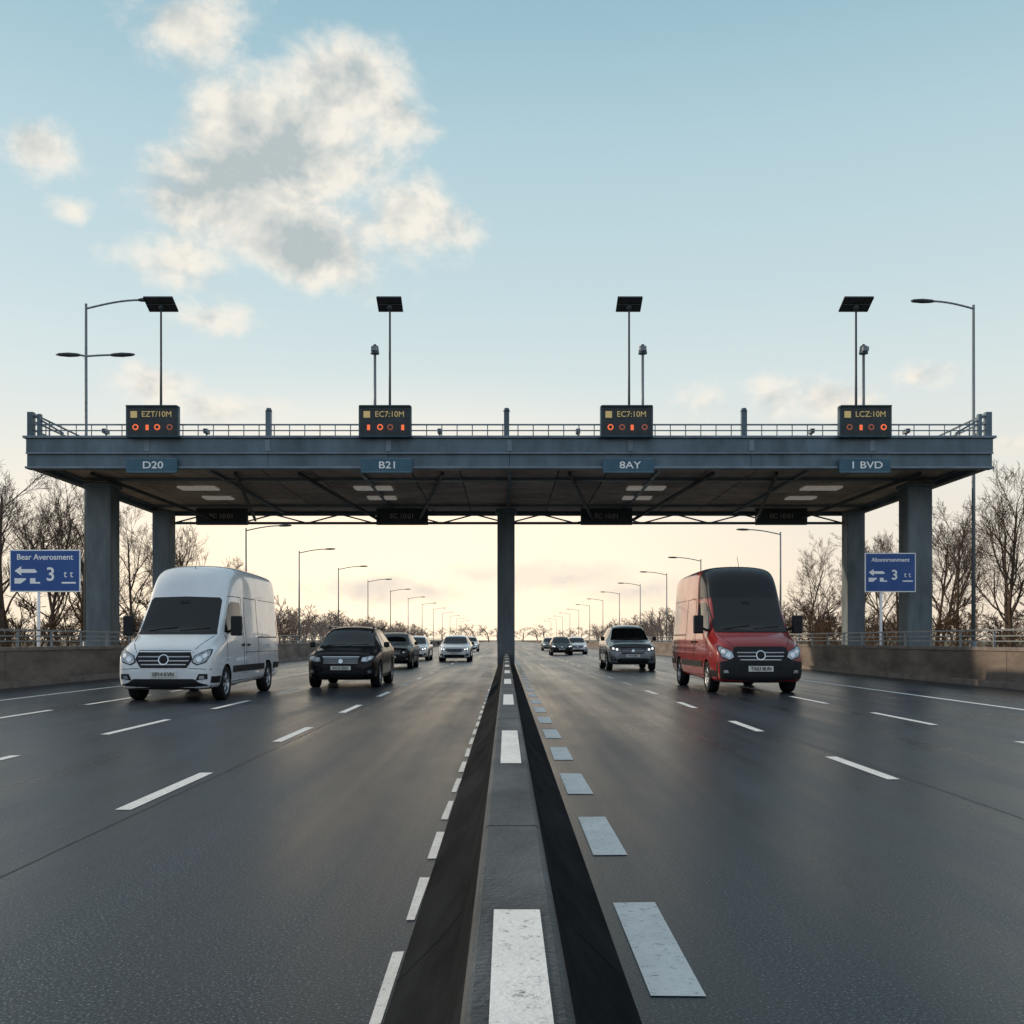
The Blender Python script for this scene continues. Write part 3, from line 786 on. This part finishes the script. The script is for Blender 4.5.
def ramp(stops):
    cr=N.new('ShaderNodeValToRGB'); L.new(mth('MULTIPLY',sep.outputs['Z'],1.0,clamp=True),cr.inputs['Fac'])
    e=cr.color_ramp.elements
    e[0].position=0; e[0].color=(*stops[0][1],1); e[1].position=.99; e[1].color=(*stops[-1][1],1)
    for z,c in stops[1:-1]:
        x=e.new(z); x.color=(*c,1)
    vs=N.new('ShaderNodeVectorMath'); vs.operation='SCALE'; vs.inputs['Scale'].default_value=10; L.new(cr.outputs['Color'],vs.inputs[0])
    return vs.outputs['Vector']
fwd=ramp([(0,(.98,.83,.65)),(.06,(.98,.86,.71)),(.14,(.93,.88,.78)),(.235,(.76,.84,.83)),(.32,(.62,.77,.80)),(.44,(.49,.68,.75)),(.54,(.34,.55,.65)),(.66,(.28,.44,.54)),(1.0,(.42,.50,.56))])
back=ramp([(0,(.84,.88,.94)),(.1,(.82,.88,.95)),(.25,(.68,.78,.88)),(.45,(.48,.62,.74)),(.66,(.36,.48,.58)),(1.0,(.42,.50,.56))])
ff=ss(sep.outputs['Y'],-.35,.65)
grad=mixc(ff,back,fwd)
base=mixc(.90,sky.outputs['Color'],grad)
def blobv(px,py,rx,rz):
    c=Vector(((px-506)/1000,1,(640-py)/1000)); ln=c.length; c=c/ln
    s=N.new('ShaderNodeVectorMath'); s.operation='SUBTRACT'; L.new(tc.outputs['Generated'],s.inputs[0]); s.inputs[1].default_value=c
    m=N.new('ShaderNodeVectorMath'); m.operation='MULTIPLY'; L.new(s.outputs[0],m.inputs[0]); m.inputs[1].default_value=(1000*ln/rx,1.2*1000*ln/max(rx,rz),1000*ln/rz)
    l=N.new('ShaderNodeVectorMath'); l.operation='LENGTH'; L.new(m.outputs[0],l.inputs[0]); return l.outputs['Value']
def blob(px,py,rx,rz,w=1.0):
    return mth('SUBTRACT',w,mth('MULTIPLY',blobv(px,py,rx,rz),w))
glow=ss(blobv(400,590,520,230),1.0,0.0)
base=mixc(mth('MULTIPLY',glow,.8),base,(15,12.0,8.6))
blobs=[(290,150,115,100,1.05),(335,80,95,48,1.0),(225,195,100,65,1.0),(300,235,160,52,1.0),(405,222,80,42,.8),(180,262,90,32,.75),(395,100,40,66,.7),
 (190,22,90,48,.6),(35,145,50,30,.6),(74,210,26,14,.6),(205,320,60,18,.45),(150,385,60,30,.8),(215,408,85,20,.65),
 (915,375,42,22,.75),(835,400,60,22,.6),(775,395,50,25,.55),(1012,445,40,18,.7),(710,400,35,18,.4),
 (560,578,95,20,.9),(390,590,120,16,.7),(640,592,110,16,.75),(480,575,60,16,.55)]
acc=None
for bb in blobs:
    v=blob(*bb); acc=v if acc is None else mth('MAXIMUM',acc,v)
def wn(scale,det,ro,off=(0,0,0),st=(1,1,1.3),dist=0):
    mp=N.new('ShaderNodeMapping'); mp.inputs['Location'].default_value=off; mp.inputs['Scale'].default_value=st
    L.new(tc.outputs['Generated'],mp.inputs['Vector'])
    n=N.new('ShaderNodeTexNoise'); n.inputs['Scale'].default_value=scale; n.inputs['Detail'].default_value=det; n.inputs['Roughness'].default_value=ro; n.inputs['Distortion'].default_value=dist
    L.new(mp.outputs['Vector'],n.inputs['Vector']); return n.outputs['Fac']
n1=wn(13,9,.6,(0,0,0),dist=.2)
n1b=wn(13,4,.55,(.010,0,-.016),dist=.2)   # sampled a little away from the sun: gives lit and shaded sides
dens=mth('ADD',mth('MAXIMUM',acc,-.6),mth('MULTIPLY',mth('SUBTRACT',n1,.50),2.0))
alpha=ss(dens,-.06,.62)
relief=mth('MULTIPLY',mth('SUBTRACT',n1,n1b),4.5)
grey0=ss(blobv(250,190,150,105),1.2,.1)
core=mth('SUBTRACT',mth('ADD',mth('MULTIPLY',ss(dens,.15,1.5),.70),mth('MULTIPLY',grey0,.50)),relief,clamp=True)
elev=ss(sep.outputs['Z'],.0,.25)
bright=mixc(elev,(10.0,8.6,6.9),(9.5,8.9,7.9)); greyc=mixc(elev,(7.4,6.7,6.2),(4.3,5.0,5.2))
ccol=mixc(mth('MULTIPLY',core,.90),bright,greyc)
out=mixc(mth('MULTIPLY',alpha,.93),base,ccol)
L.new(out,bg.inputs['Color'])

# ---------------------------------------------------------------- camera
cam=bpy.data.cameras.new('camera'); co=bpy.data.objects.new('camera',cam); S.collection.objects.link(co)
co.location=(0,0,1.25); co.rotation_euler=(math.pi/2,0,0)
cam.sensor_width=36; cam.lens=1000/1024*36; cam.shift_x=6/1024; cam.shift_y=128/1024; cam.clip_end=6000; cam.clip_start=.05
S.camera=co
